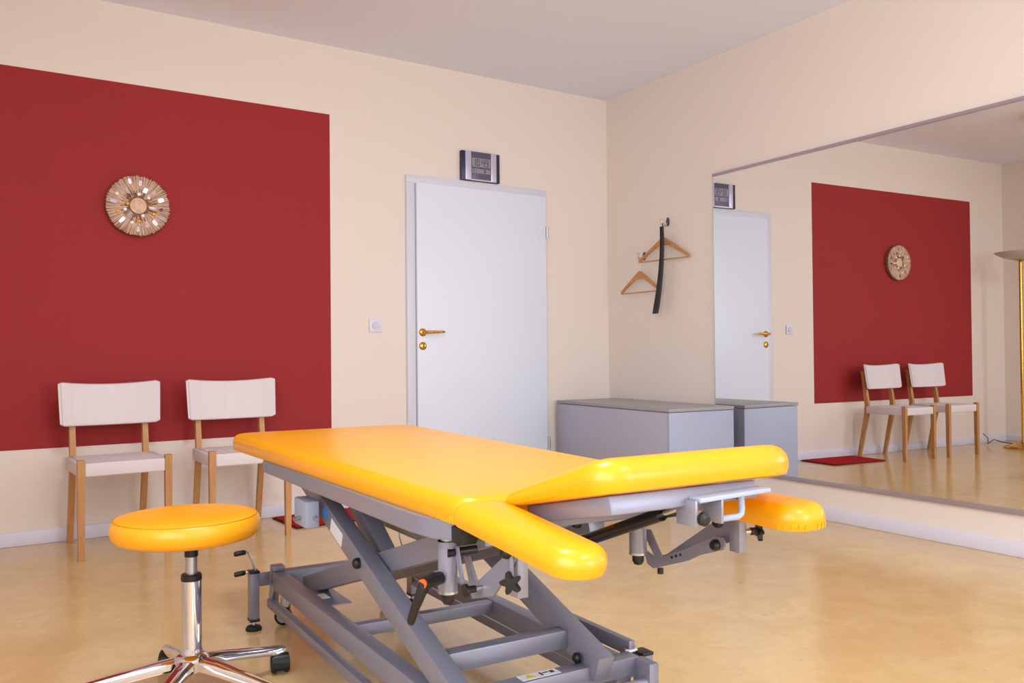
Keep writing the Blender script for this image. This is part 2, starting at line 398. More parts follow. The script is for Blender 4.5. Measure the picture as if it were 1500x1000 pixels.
# ------------------------------------------------------------------ hooks, hangers, shoehorn on the right-hand wall
def wall_hook(y, z, label):
    h = thing('coat_hook', label, 'hook', (0, 0, 0), WA)
    MB().lathe((-.001, y, z + .0), [(.019, 0), (.020, .004), (.015, .008), (0, .0095)], 20, (-1, 0, 0)).xf(Matrix.Translation((0, y, z)) @ Matrix.Diagonal((1, .8, 1.5, 1)) @ Matrix.Translation((0, -y, -z))).build('back_plate', 'steel_dark', h)
    MB().tube([(-.008, y, z - .012), (-.028, y, z - .03), (-.048, y, z - .03), (-.058, y, z - .012), (-.059, y, z + .004)], .0045, 10).build('prong', 'zinc', h)
    MB().lathe((-.059, y, z + .004), [(0, 0), (.008, .003), (.0085, .008), (.005, .013), (0, .015)], 16).build('knob', 'brass', h)
    return h
wall_hook(-.415, 1.585, 'small metal coat hook with brass knob, holding one hanger')
wall_hook(-.66, 1.79, 'small metal coat hook with brass knob, holding hanger and shoehorn')
def hanger(y, ztop, zbar, half, swing, x, label, hookz, yk=None):
    t = thing('coat_hanger', label, 'hanger', (0, 0, 0), WA, 'wooden coat hangers on the wall hooks')
    # shoulders: a flat bowed piece in the y-z plane, swung a little about the vertical through its neck
    def pt(s, z, th=0.0):
        return Vector((x + swing * s, y - s, z)) + Vector((th, 0, 0))
    top = []; bot = []
    for k in range(-14, 15):
        u = k / 14; s = u * half; drop = (ztop - zbar) * (abs(u) ** 1.08)
        w = .036 - .016 * abs(u) + (.02 * max(0, 1 - abs(u) * 5))
        zt = ztop - drop + .004; top.append((s, zt)); bot.append((s, zt - w))
    pts = [pt(s, z, -.006) for s, z in top] + [pt(s, z, -.006) for s, z in reversed(bot)]
    MB().prism(pts, (.013, 0, 0), .002).build('shoulders', 'hanger_wood', t)
    MB().tube([pt(-half * .93, zbar - .012), pt(half * .93, zbar - .012)], .0045, 10).build('bar', 'hanger_wood', t)
    rr = .016
    hk = [pt(0, ztop - .01), pt(0, hookz - .05)] + [Vector((x - .004, y, hookz - .018)) + Vector((-rr * math.cos(a) * .9 + rr * .2, 0, rr * math.sin(a))) for a in [R(v) for v in range(-40, 200, 30)]]
    MB().tube(hk, .0018, 8).build('hanger_hook', 'zinc', t)
hanger(-.415, 1.478, 1.345, .200, .02, -.045, 'plain wooden coat hanger on the hook nearer the door wall', 1.575)
hanger(-.655, 1.683, 1.548, .222, .10, -.04, 'wooden coat hanger hanging half behind the black shoehorn', 1.78)
sh = thing('shoehorn', 'long black curved shoehorn hanging on the coat hook', 'shoehorn', (0, 0, 0), WA)
path = []
for k in range(15):
    t = k / 14; z = 1.752 - t * .575; y = -.685 + .012 * math.sin(t * PI * .6) + .062 * t ** 1.9; path.append((t, Vector((-.075 + .012 * math.sin(t * PI), y, z))))
loops = []
for t, p in path:
    w = .0165 + .013 * t ** 1.2 + (0 if t < .97 else -.003); th = .005
    lp = [Vector((p.x + th * (.6 - (u * u)) , p.y + w * u, p.z)) for u in (-1, -.6, 0, .6, 1)] + [Vector((p.x - th * (.4 + (u * u)), p.y + w * u, p.z)) for u in (1, .6, 0, -.6, -1)]
    loops.append(lp)
MB().rings(loops).build('blade', 'horn_black', sh)
MB().tube([(-.073, -.685, 1.745), (-.066, -.679, 1.768), (-.058, -.668, 1.775), (-.052, -.662, 1.760), (-.06, -.668, 1.742), (-.07, -.68, 1.74)], .0022, 8).build('loop', 'black_plastic', sh)

# ------------------------------------------------------------------ low grey cabinet in the corner
cab = thing('low_cabinet', 'low grey cabinet in the corner below the coat hooks', 'cabinet', (-.602, -1.243, 0), R(-4.6))
CL, CD, CH = 1.205, .495, .592
MB().box(.004, CD - .004, .016, CL, .03, CH - .022).build('body', 'cabinet_front', cab)
MB().box(.0, CD, 0, .018, 0, CH - .022, .0015).build('end_panel', 'cabinet_end', cab)
MB().box(-.004, CD + .002, -.004, CL, CH - .019, CH, .002).build('top', 'cabinet_top', cab)
MB().box(.03, CD - .01, .02, CL - .01, 0, .03).build('plinth', 'cabinet_front', cab)
MB().box(-.002, .006, .0185, CL - .002, .03, CH - .024, .0012).build('front_panel', 'cabinet_front', cab)

# ------------------------------------------------------------------ chairs
def make_chair(label):
    t = thing('dining_chair', label, 'chair', (0, 0, 0), 0, 'chairs along the red wall')
    HW = .190
    for s in (-1, 1):
        mb = MB(); mb.rings([[Vector((s * (HW - .001) + a * .0155 * k, -.245 + b * .0165 * k, z)) for a, b in ((-1, -1), (1, -1), (1, 1), (-1, 1))] for z, k in ((0, .82), (.2, .95), (.40, 1), (.4535, 1), (.4545, .9))])
        mb.build('leg', 'beech', t)
        # rear leg: splayed below the seat, leaning back above it
        pr = [(0, .215, .013), (.2, .172, .016), (.37, .134, .019), (.45, .128, .019), (.60, .150, .016), (.74, .170, .013)]
        mb = MB(); mb.rings([[Vector((s * (HW - .022) + a * .0135, y + b * k, z)) for a, b in ((-1, -1), (1, -1), (1, 1), (-1, 1))] for z, y, k in pr])
        mb.build('leg', 'beech', t)
    # seat: webbing wrapped round a frame
    mb = MB(); mb.box(-HW + .0165, HW - .0165, -.258, -.225, .378, .439, .006, 3); mb.build('front_rail', 'webbing', t)
    for s in (-1, 1): MB().box(s * HW - .012, s * HW + .012, -.228, .115, .378, .438, .006, 3).build('side_rail', 'webbing', t)
    seat = MB().box(-HW + .012, HW - .012, -.232, .118, .392, .4355, .004).build('seat', 'webbing', t)
    def straps(parent, f, nu, nv, lu, lv, gap=.004, th=.0022):
        """woven straps; f(u,v,h) -> point, u in 0..lu, v in 0..lv, h above the surface"""
        for axis, n, m, L, K in ((0, nu, nv, lv, lu), (1, nv, nu, lu, lv)):
            wd = K / n
            for i in range(n):
                mb = MB(); steps = m * 2
                loops = []
                for j in range(steps + 1):
                    q = L * j / steps
                    up = math.sin(PI * (m * q / L - .0)) * (1 if (i + axis) % 2 else -1)
                    h = .0012 + th * .5 * (1 + up)
                    a0, a1 = i * wd + gap / 2, (i + 1) * wd - gap / 2
                    P = (lambda a, hh: f(a, q, hh)) if axis == 0 else (lambda a, hh: f(q, a, hh))
                    loops.append([P(a0, h - .0012), P(a1, h - .0012), P(a1, h), P(a0, h)])
                mb.rings(loops); mb.build('strap', 'webbing', parent, angle=60)
    straps(seat, lambda u, v, h: Vector((-HW + .016 + u, -.226 + v, .4355 + h)), 8, 6, 2 * HW - .032, .338)
    # back: curved pad, ends forward
    BW = .232
    def bpt(u, v, h):   # u across -BW..BW, v 0..1 up, h outwards (towards the sitter)
        y = .150 - .055 * (u / BW) ** 2 + .03 * (v - .5); z = .592 + v * .205 - .0 + .016 * (abs(u) / BW) ** 2 * (1 if v > .5 else .35) - .010
        return Vector((u * (1 + .03 * (v - .5)), y - h, z))
    loops = []
    for i in range(25):
        u = -BW + 2 * BW * i / 24
        e = min(1, (BW - abs(u)) / .012); th = .004 + .008 * e; m_ = .045 * (1 - math.sqrt(max(0, 1 - (1 - e) ** 2)))
        ring = [bpt(u, .02 + m_, -th * .6), bpt(u, .0 + m_, 0), bpt(u, .02 + m_, th), bpt(u, .25, th), bpt(u, .5, th), bpt(u, .75, th), bpt(u, .98 - m_, th), bpt(u, 1 - m_, 0), bpt(u, .98 - m_, -th * .6), bpt(u, .5, -th * .6)]
        loops.append(ring)
    back = MB().rings(loops).build('backrest', 'webbing', t)
    straps(back, lambda u, v, h: bpt(-BW + .012 + u, .035 + v / .205 * 1.0, .0115 + h), 9, 4, 2 * BW - .024, .190)
    return t
ch1 = make_chair('beech chair with pale woven webbing, farther from the door')
ch1.location = (-3.378, -.285, 0); ch1.rotation_euler.z = R(1.5)
ch2 = copy_tree(ch1); ch2['label'] = 'beech chair with pale woven webbing, next to the red mat'
ch2.location = (-2.785, -.285, 0); ch2.rotation_euler.z = R(-1)

# ------------------------------------------------------------------ red mat
rug = thing('red_mat', 'small red mat on the floor beside the chair', 'mat', (-2.225, -.225, 0), R(2))
MB().box(-.295, .295, -.18, .18, 0, .006, .002).build('backing', 'rug_edge', rug)
MB().box(-.288, .288, -.174, .174, .004, .012, .003).build('pile', 'rug_red', rug)

# ------------------------------------------------------------------ floor lamp (seen only in the mirror)
lp = thing('floor_lamp', 'brass floor uplighter with wide dish shade, near the red wall', 'lamp', (-4.36, -.47, 0))
MB().lathe((0, 0, 0), [(.165, 0), (.168, .008), (.160, .018), (.12, .032), (.06, .046), (.03, .052), (.022, .07), (0, .07)], 48).build('base', 'lamp_brass', lp)
MB().tube([(0, 0, .06), (0, 0, 1.74)], .0155, 18).build('pole', 'lamp_brass', lp)
MB().lathe((0, 0, 0), [(.016, 1.725), (.03, 1.735), (.05, 1.742), (.04, 1.748), (0, 1.748)], 32).build('collar', 'lamp_brass', lp)
MB().lathe((0, 0, 0), [(.03, 1.742), (.09, 1.752), (.15, 1.772), (.2, 1.800), (.218, 1.816), (.213, 1.817), (.196, 1.806), (.146, 1.780), (.08, 1.760), (0, 1.756)], 56).build('dish_shade', 'lamp_glass', lp)
MB().tube([(.04, .05, .035), (.1, .14, .05), (.13, .2, .07), (.10, .26, .04), (.05, .31, .02), (-.03, .36, .06), (-.05, .42, .10)], .004, 8).build('cord', 'black_plastic', lp)

# ------------------------------------------------------------------ ceiling light (edge of it shows in the mirror)
cl = thing('ceiling_light', 'round brass ceiling light', 'lamp', (-3.36, -1.42, H))
MB().lathe((0, 0, 0), [(0, 0), (.22, 0), (.235, -.012), (.24, -.035), (.225, -.05), (.2, -.055), (0, -.055)], 56).build('brass_ring', 'lamp_brass', cl)
MB().lathe((0, 0, 0), [(.195, -.05), (.18, -.075), (.12, -.098), (.05, -.108), (0, -.11)], 48).build('glass_bowl', 'lamp_glass', cl)

for k, (lx, ly) in enumerate(((-3.36, -3.1), (-2.6, -5.3))):  # unseen lit copies, added to brighten upward-facing surfaces
    c2 = copy_tree(cl); c2.location = (lx, ly, H); c2['label'] = 'unseen round brass ceiling light, added and lit for overhead fill, ' + ('above the yellow stool' if k == 0 else 'in front of the windows')
    ld = bpy.data.lights.new('overhead_fill', 'AREA'); ld.shape = 'DISK'; ld.size = .34; ld.energy = (58, 46)[k]; ld.color = (.88, .94, 1)
    lo = bpy.data.objects.new('overhead_fill', ld); COL.objects.link(lo); lo.parent = c2; lo.location = (0, 0, -.115)

# ------------------------------------------------------------------ stool
st = thing('swivel_stool', 'round yellow stool on a chrome five-star castor base', 'stool', (-3.544, -2.481, 0))
def arm_loops(a):
    d = Vector((math.cos(a), math.sin(a), 0)); n = Vector((-d.y, d.x, 0)); L = []
    for r_, z, w, h in ((.0, .108, .024, .028), (.04, .108, .024, .028), (.09, .100, .019, .028), (.17, .084, .0165, .026), (.26, .067, .015, .024), (.292, .062, .0145, .024), (.300, .060, .010, .018)):
        p = d * r_; L.append([p + n * (w * x) + Vector((0, 0, z + h * y)) for x, y in ((-1, -.5), (1, -.5), (1, .2), (.72, .44), (.35, .5), (-.35, .5), (-.72, .44), (-1, .2))])
    return L
ANG = [R(18 + 72 * k) for k in range(5)]
MB().lathe((0, 0, 0), [(.03, .086), (.044, .09), (.046, .118), (.04, .126), (.03, .132), (.0, .132)], 32).build('hub', 'chrome', st)
for a in ANG:
    arm = MB().rings(arm_loops(a)).build('arm', 'chrome', st)
    d = Vector((math.cos(a), math.sin(a), 0)); c = d * .282; sw_ = a + R(60 if a < 1 else 150); f = Vector((math.cos(sw_), math.sin(sw_), 0)); n = Vector((-f.y, f.x, 0))
    mb = MB(); mb.tube([c + Vector((0, 0, .045)), c + Vector((0, 0, .062))], .006, 12)
    w0 = c - f * .012 + Vector((0, 0, .0275))
    mb.tube([w0 - n * .008, w0 + n * .008], .021, 20)
    for k in range(9):      # hood over the wheels
        t0 = R(-10 + 200 * k / 9); t1 = R(-10 + 200 * (k + 1) / 9)
        q = [w0 + f * (rr * math.cos(t)) + Vector((0, 0, rr * math.sin(t))) - n * .024 for t, rr in ((t0, .024), (t1, .024), (t1, .029), (t0, .029))]
        mb.prism(q, n * .048)
    castor = mb.build('castor', 'black_plastic', arm)
    mb = MB()
    for s in (-1, 1): mb.lathe(w0 + n * s * .018, [(0, -.008), (.022, -.008), (.0255, -.005), (.0275, 0), (.0255, .005), (.022, .008), (0, .008)], 28, n)
    mb.build('castor_wheels', 'black_rubber', arm)
MB().lathe((0, 0, 0), [(.0295, .125), (.028, .14), (.0258, .15), (.0258, .33), (0, .33)], 40).build('column', 'chrome', st)
MB().lathe((0, 0, 0), [(.0262, .325), (.0268, .328), (.0268, .339), (.024, .342), (0, .342)], 32).build('column_collar', 'black_plastic', st)
MB().lathe((0, 0, 0), [(.0150, .335), (.0150, .417), (0, .417)], 28).build('piston', 'zinc', st)
MB().lathe((0, 0, 0), [(.0175, .388), (.0175, .432), (.03, .438), (.03, .444), (0, .444)], 28).build('seat_boss', 'black_plastic', st)
SX, SY = -.010, .006
prof = [(0, .434), (.155, .434), (.175, .440), (.1865, .451), (.1905, .466), (.189, .480), (.1845, .490), (.180, .4955), (.179, .4962), (.168, .4995), (.14, .5035), (.075, .5065), (0, .507)]
seat = MB().lathe((SX, SY, 0), prof, 72).build('seat', 'yellow_vinyl', st)
mb = MB(); n = 96
ringp = [Vector((SX + (.1797) * math.cos(2 * PI * k / n), SY + (.1797) * math.sin(2 * PI * k / n), 0.4962)) for k in range(n + 1)]
mb.tube(ringp, .0012, 6, False); mb.build('seam', 'seam', seat)

# ------------------------------------------------------------------ treatment table
tb = thing('treatment_table', 'yellow upholstered treatment table on a grey scissor-lift frame', 'treatment table', (-3.218, -1.817, 0), R(-3))
def V(c, a, z): return Vector((c, -a, z))      # c across the table, a along it towards the head end, z up
def B(mb, c0, c1, a0, a1, z0, z1, bevel=.003): return mb.box(c0, c1, -a1, -a0, z0, z1, bevel)
# cushions -------------------------------------------------
main = cushion([(.0, -1.69), (.575, -1.69), (.645, .0), (-.045, .0)], .598, .652, [.05, .05, .085, .085], er=.024, crown=.005, half=.28).build('main_cushion', 'yellow_vinyl', tb)
def gathers(cs, parent):   # small pleats where the cover is pulled round a corner
    mb = MB()
    for p, q in cs: mb.tube([p, (Vector(p) + Vector(q)) / 2 + Vector((0, 0, .0)), q], [.0006, .0022, .0008], 6)
    mb.build('pleats', 'yellow_side', parent)
gl = []
for k in range(9):
    t = R(182 + 10 * k); cx_, cy_ = .05, -1.64; r0 = .0500
    gl.append((Vector((cx_ + r0 * math.cos(t), cy_ + r0 * math.sin(t), .602)), Vector((cx_ + r0 * math.cos(t), cy_ + r0 * math.sin(t), .616))))
gathers(gl, main)
# head section, tilted up about its hinge
TILT = R(11.7); HA, HZ = 1.685, .628
Mh = Matrix.Translation(V(0, HA, HZ)) @ Matrix.Rotation(-TILT, 4, 'X')       # local y = -along
hb = cushion([(.100, -.325), (.608, -.325), (.600, .0), (.085, .0)], .0, .060, [.06, .135, .03, .03], er=.032, crown=.006, half=.19, bottom_er=.016)
for v in hb.bm.verts:                                                          # the pad thins towards its hinge
    l = -v.co.y
    if l < .27: v.co.z *= 1 - .6 * (1 - max(l, 0) / .27) ** 1.6
head = hb.xf(Mh).build('head_cushion', 'yellow_vinyl', tb)
mb = MB(); B(mb, .125, .46, .03, .295, -.034, -.001, .004); ht = mb.xf(Mh).build('head_tray', 'steel_grey', tb)
# arm rests
def armrest(c0, c1, a0, a1, z, droop, th=.05, tp=0):
    M = Matrix.Translation(V(0, a0, z)) @ Matrix.Rotation(droop, 4, 'X')
    return cushion([(c0 + tp, -(a1 - a0)), (c1 - tp, -(a1 - a0)), (c1, 0), (c0, 0)], 0, th, [.05, .05, .03, .03], er=.026, crown=.004, half=.055).xf(M).build('arm_rest', 'yellow_vinyl', tb)
def end_pleats(pad, M, c0, c1, L, r):
    mb = MB()
    for k in range(10):
        t = R(195 + 15 * k); cx_ = c0 + r if t < R(270) else c1 - r; x, y = cx_ + r * math.cos(t), -L + r + r * math.sin(t)
        mb.tube([Vector((x, y, .003)), Vector((x, y, .009)), Vector((x, y, .016))], [.0006, .0018, .0006], 6)
    o = mb.xf(M).build('pleats', 'yellow_side', pad); o['kind'] = 'stuff'
armrest(-.006, .112, 1.645, 2.028, .600, R(4.6), .046, .008)
ra = armrest(.535, .655, 1.56, 1.995, .585, R(.8))
end_pleats(ra, Matrix.Translation(V(0, 1.56, .585)) @ Matrix.Rotation(R(.8), 4, 'X'), .535, .655, .435, .05)
# upper frame ------------------------------------------------
uf = MB().prism([V(c, a, .563) for c, a in ((-.032, .42), (-.022, 1.50), (-.012, 1.58), (.018, 1.625), (.55, 1.625), (.585, 1.58), (.59, 1.5), (.60, .42))], (0, 0, .037), .002).build('upper_frame', 'steel_grey', tb)
for c in (.03, .53): B(MB(), c - .018, c + .018, 1.622, 1.66, .560, .592, .002).build('rail_end_cap', 'black_plastic', uf)
# scissor arms ----------------------------------------------
def zo(a): return .562 - .335 * (a - .47)      # outer pair, centre line
def zi(a): return .18 + .312 * (a - .36)       # inner pair
for c in (.082, .442):
    ar = MB().beam(V(c, .46, zo(.46)), V(c, 1.53, zo(1.53)), .044, .058).build('outer_arm', 'steel_grey', tb)
    if c < .2:
        for (pc, pa) in ((.0585, 1.0),):
            MB().lathe(V(pc, pa, zo(pa) + .004), [(.014, -.003), (.014, .006), (.012, .012), (.006, .016), (0, .017)], 20, (-1, 0, 0)).build('pivot_cap', 'black_plastic', ar)
        sd = Vector((0, -1, -.335)).normalized(); nn = Vector((0, -.335, 1)).normalized()
        MB().lathe(V(.0595, .737, zo(.737) + .004), [(.0165, 0), (.0165, .0008), (0, .0008)], 28, (-1, 0, 0)).build('blue_sticker', 'sticker_blue', ar)
        MB().obox(V(.0592, .83, zo(.83) - .004), sd * .046, nn * .019, Vector((.0008, 0, 0))).build('white_label', 'label_white', ar)
    MB().lathe(V(c - .03, 1.47, zo(1.47) - .006), [(.012, 0), (.012, .008), (.008, .012), (0, .013)], 16, (-1, 0, 0)).build('lower_bolt', 'black_plastic', ar)
for c in (.132, .392):
    ar = MB().beam(V(c, .36, zi(.36)), V(c, 1.57, zi(1.57)), .042, .055).build('inner_arm', 'steel_grey', tb)
    for pa in (1.50, 1.575): MB().lathe(V(c - .022, pa - .04, zi(pa - .04)), [(.013, 0), (.013, .008), (.009, .014), (0, .016)], 18, (-1, 0, 0)).build('bolt_cap', 'black_plastic', ar)
MB().beam(V(.155, 1.16, zi(1.16) + .022), V(.37, 1.16, zi(1.16) + .022), .12, .004, (0, -1, .312)).build('cross_plate', 'steel_grey', tb)
MB().tube([V(.06, 1.0, zo(1.0)), V(.47, 1.0, zo(1.0))], .011, 16).build('pivot_shaft', 'zinc', tb)
B(MB(), .104, .42, 1.375, 1.415, .225, .268, .003).build('scissor_crossbar', 'steel_grey', tb)
# centre lift link, drive motor, control box
MB().beam(V(.158, .66, .548), V(.158, .95, .375), .045, .055).build('lift_link', 'steel_grey', tb)
mt = MB(); B(mt, .25, .35, .56, .97, .408, .505, .012); mt.tube([V(.30, .58, .46), V(.30, .36, .40)], .022, 20); mt.build('drive_motor', 'motor_grey', tb)
MB().tube([V(.30, .95, .47), V(.30, 1.3, .52)], .011, 14).build('drive_rod', 'zinc', tb)
cb = B(MB(), .004, .044, .625, .735, .436, .512, .005).build('control_box', 'box_grey', tb)
MB().tube([V(.004, .69, .462), V(-.018, .695, .460)], .006, 12).build('key_switch', 'zinc', cb)
MB().tube([V(.03, .735, .465), V(.03, .757, .463)], .006, 12).build('cable_gland', 'wheel_grey', cb)
MB().tube([V(.12, .62, .545), V(.16, .63, .563), V(.2, .64, .560), V(.235, .66, .535), V(.25, .67, .51)], .004, 8).build('cable', 'black_plastic', tb)
# base ---------------------------------------------------------
ZR0, ZR1 = .150, .205
for c0, c1 in ((.046, .088), (.500, .542)):
    rl = B(MB(), c0, c1, .22, 1.50, ZR0, ZR1).build('base_rail', 'steel_grey', tb)
    cc = (c0 + c1) / 2
    lb = B(MB(), cc + (-.030 if c0 < .3 else .036), cc + (-.006 if c0 < .3 else .060), .20, 1.44, .084, .112, .002).build('castor_lift_bar', 'steel_grey', tb)
    mb = MB(); mb.obox(V(cc + (-.01 if c0 < .3 else .03), .215, .135), (.012, 0, 0), (0, .018, .01), (0, -.008, .03), .003); mb.build('lift_hinge', 'zinc', lb)
B(MB(), .046, .542, .20, .242, ZR0, ZR1).build('base_end_bar', 'steel_grey', tb)
B(MB(), .088, .50, .885, .915, .17, .203, .002).build('base_crossbar', 'steel_grey', tb)
eb = B(MB(), .046, .56, 1.465, 1.507, .165, ZR1 + .004).build('base_end_bar', 'steel_grey', tb)
MB().tube([V(.06, 1.545, .160), V(.555, 1.545, .160)], .012, 16).build('foot_rod', 'steel_light', tb)
B(MB(), .548, .575, 1.50, 1.56, .06, .205, .002).build('end_bracket', 'steel_grey', tb)
B(MB(), .03, .055, 1.50, 1.56, .06, .205, .002).build('end_bracket', 'steel_grey', tb)
ws = B(MB(), .245, .345, 1.470, 1.500, ZR1 + .0042, ZR1 + .005, 0).build('warning_label', 'label_white', eb)
MB().prism([V(.258, 1.494, .2104), V(.284, 1.494, .2104), V(.271, 1.474, .2104)], (0, 0, .0004)).build('warning_triangle', 'label_yellow', ws)
mb = MB(); B(mb, .298, .303, 1.476, 1.494, .2102, .2106, 0); B(mb, .306, .32, 1.48, 1.484, .2102, .2106, 0); B(mb, .324, .334, 1.478, 1.49, .2102, .2106, 0); mb.build('warning_print', 'label_black', ws)
pl = B(MB(), .086, .165, .44, .66, .188, .192, .001).build('base_plate', 'steel_grey', tb)
ws = B(MB(), .092, .125, .53, .585, .1921, .1928, 0).build('warning_label', 'label_white', pl)
MB().prism([V(.098, .556, .193), V(.118, .556, .193), V(.108, .538, .193)], (0, 0, .0004)).build('warning_triangle', 'label_yellow', ws)
# posts with levelling feet and cranks
def post(c, a, side, crank):
    p = B(MB(), c - .015, c + .015, a - .02, a + .02, .034, .192, .002).build('levelling_post', 'steel_grey', tb)
    B(MB(), c - .0165, c + .0165, a - .0215, a + .0215, .191, .199, .002).build('post_cap', 'black_plastic', p)
    B(MB(), c - .016, c + .016, a - .021, a + .021, .030, .040, .001).build('post_sleeve', 'black_plastic', p)
    mb = MB(); mb.tube([V(c, a, .012), V(c, a, .034)], .006, 12); mb.build('foot_screw', 'zinc', p)
    MB().lathe(V(c, a, 0), [(.026, 0), (.027, .006), (.022, .013), (.008, .016), (0, .016)], 28).build('foot', 'black_rubber', p)
    cc = .07 if side < 0 else .52
    mb = MB(); B(mb, min(c + .012, cc), max(c - .012, cc), a + .004, a + .012, .145, .19, .001) if side < 0 else B(mb, min(c - .012, cc), max(c - .012, cc), a + .004, a + .012, .145, .19, .001)
    mb.tube([V((c + cc) / 2, a + .01, .168), V((c + cc) / 2, a + .02, .168)], .006, 6); mb.build('post_bracket', 'steel_grey', p)
    if crank:
        k = MB(); k.tube([V(c + .006, a, .195), V(c + .002, a, .21), V(c - .006, a, .235), V(c - .014, a, .256), V(c - .02, a, .262), V(c - .03, a, .263)], .0042, 10); ko = k.build('crank', 'zinc', p)
        MB().tube([V(c - .026, a, .263), V(c - .032, a, .263), V(c - .06, a, .261), V(c - .064, a, .261)], [.0065, .0085, .0085, .006], 14).build('grip', 'black_plastic', ko)
        k2 = MB().tube([V(c - .012, a - .01, .193), V(c - .026, a - .012, .192)], .004, 10).build('lever', 'zinc', p)
        MB().tube([V(c - .024, a - .012, .192), V(c - .03, a - .012, .192), V(c - .056, a - .014, .189), V(c - .06, a - .014, .189)], [.0065, .0085, .0085, .006], 14).build('grip', 'black_plastic', k2)
post(.006, .15, -1, True); post(.588, .15, 1, False); post(.61, 1.46, 1, False); post(-.015, 1.46, -1, False)
# crank of the far corner, turned inwards
kp = MB().tube([V(.555, .15, .205), V(.547, .15, .225), V(.538, .15, .255), V(.540, .15, .272), V(.548, .15, .276)], .0042, 10).build('crank', 'zinc', tb)
MB().tube([V(.546, .15, .276), V(.55, .15, .277), V(.578, .15, .281), V(.582, .15, .281)], [.006, .008, .008, .006], 14).build('grip', 'black_plastic', kp)
B(MB(), .54, .60, .13, .17, .19, .205, .002).build('corner_plate', 'steel_grey', tb)
B(MB(), .05, .09, .19, .235, .203, .222, .003).build('corner_block', 'steel_grey', tb)
# side bar to the near post
sb = MB().beam(V(.585, 1.05, .205), V(.585, 1.45, .205), .018, .036).build('side_bar', 'steel_grey', tb)
MB().tube([V(.565, 1.44, .195), V(.60, 1.44, .195)], .013, 16).build('side_bar_bolt', 'zinc', sb)
# castors at the foot end
for c in (.118, .50):
    ca = MB(); 
    ca.tube([V(c - .012, .17, .098), V(c - .012, .17, .072)], .016, 18)
    for s in (-1, 1): ca.prism([V(c + s * .014 - .012, .155, .075), V(c + s * .014 - .012, .185, .075), V(c + s * .014 - .012, .165, .022), V(c + s * .014 - .012, .148, .022)], (.002, 0, 0))
    cao = ca.build('castor_fork', 'zinc', tb)
    WX = Vector((-.5, -.87, 0))
    MB().lathe(V(c - .012, .152, .0305), [(0, -.010), (.024, -.010), (.0295, -.007), (.0305, 0), (.0295, .007), (.024, .010), (0, .010)], 32, WX).build('castor_tyre', 'black_rubber', cao)
    MB().lathe(V(c - .012, .152, .0305), [(0, -.0112), (.02, -.0112), (.02, .0112), (0, .0112)], 24, WX).build('castor_wheel', 'wheel_grey', cao)
# arm rest supports ---------------------------------------------
def support_tube(c, a, z0, z1):
    t = MB().tube([V(c, a, z0), V(c, a, z1)], .0195, 28).build('support_tube', 'steel_light', tb)
    MB().tube([V(c, a, z1 - .012), V(c, a, z1)], .0203, 28).build('tube_collar', 'steel_grey', t)
    MB().tube([V(c, a, z0), V(c, a, z0 + .005)], .0203, 28).build('tube_collar', 'zinc', t)
    MB().tube([V(c, a, z1), V(c, a, z1 + .014)], .014, 20).build('tube_stud', 'zinc', t)
    MB().lathe(V(c, a, z0), [(.013, 0), (.013, -.014), (.009, -.022), (0, -.025)], 20).build('end_knob', 'black_plastic', t)
    return t
tl = support_tube(.039, 1.552, .444, .548); tr = support_tube(.492, 1.592, .472, .548)
# left linkage
vp = [(1.545, .512), (1.565, .514), (1.600, .470), (1.706, .540), (1.735, .565), (1.762, .556), (1.668, .458), (1.580, .432)]
lk = MB().prism([V(.078, a, z) for a, z in vp], (.006, 0, 0), .001).build('link_plate', 'steel_light', tb)
MB().prism([V(.046, 1.560, .540), V(.046, 1.580, .540), V(.046, 1.604, .474), V(.046, 1.596, .468)], (.005, 0, 0), .001).build('latch_plate', 'steel_light', tb)
for a, z in ((1.568, .527),):
    MB().tube([V(.030, a, z), V(.095, a, z)], [.0085, .0085], 16).build('hinge_bolt', 'black_plastic', lk)
B(MB(), .085, .108, 1.715, 1.748, .470, .602, .002).build('rest_post', 'steel_light', tb)
MB().lathe(V(.070, 1.735, .556), [(.012, -.01), (.013, 0), (.011, .008), (.006, .012), (0, .013)], 18, (-1, 0, 0)).build('bolt_cap', 'black_plastic', lk)
pn = MB().tube([V(.080, 1.625, .465), V(.06, 1.625, .465)], .005, 12).build('lock_pin', 'zinc', lk)
MB().tube([V(.062, 1.625, .465), V(.056, 1.625, .465), V(.056, 1.625, .465), V(.044, 1.625, .465), V(.044, 1.625, .465), V(.038, 1.625, .465)], [.007, .007, .007, .007, .012, .012], 16).build('pin_knob', 'black_plastic', pn)
def star_knob(p, ax, r=.022, th=.012):
    ax = Vector(ax).normalized(); a = Vector((0, 0, 1)); u = ax.cross(a).normalized(); v = ax.cross(u); pts = []
    for k in range(40):
        t = 2 * PI * k / 40; rr = r * (.74 + .26 * math.cos(5 * t)); pts.append(Vector(p) + rr * (math.cos(t) * u + math.sin(t) * v) - ax * th / 2)
    return MB().prism(pts, ax * th, .001)
sk = star_knob(V(.066, 1.755, .504), (-.8, -.6, 0)).build('star_knob', 'black_plastic', tb)
MB().tube([V(.066, 1.755, .504), V(.098, 1.735, .504)], .006, 12).build('knob_stud', 'zinc', sk)
MB().tube([V(.075, 1.742, .57), V(.075, 1.742, .512)], .005, 12).build('rest_rod', 'steel_grey', tb)
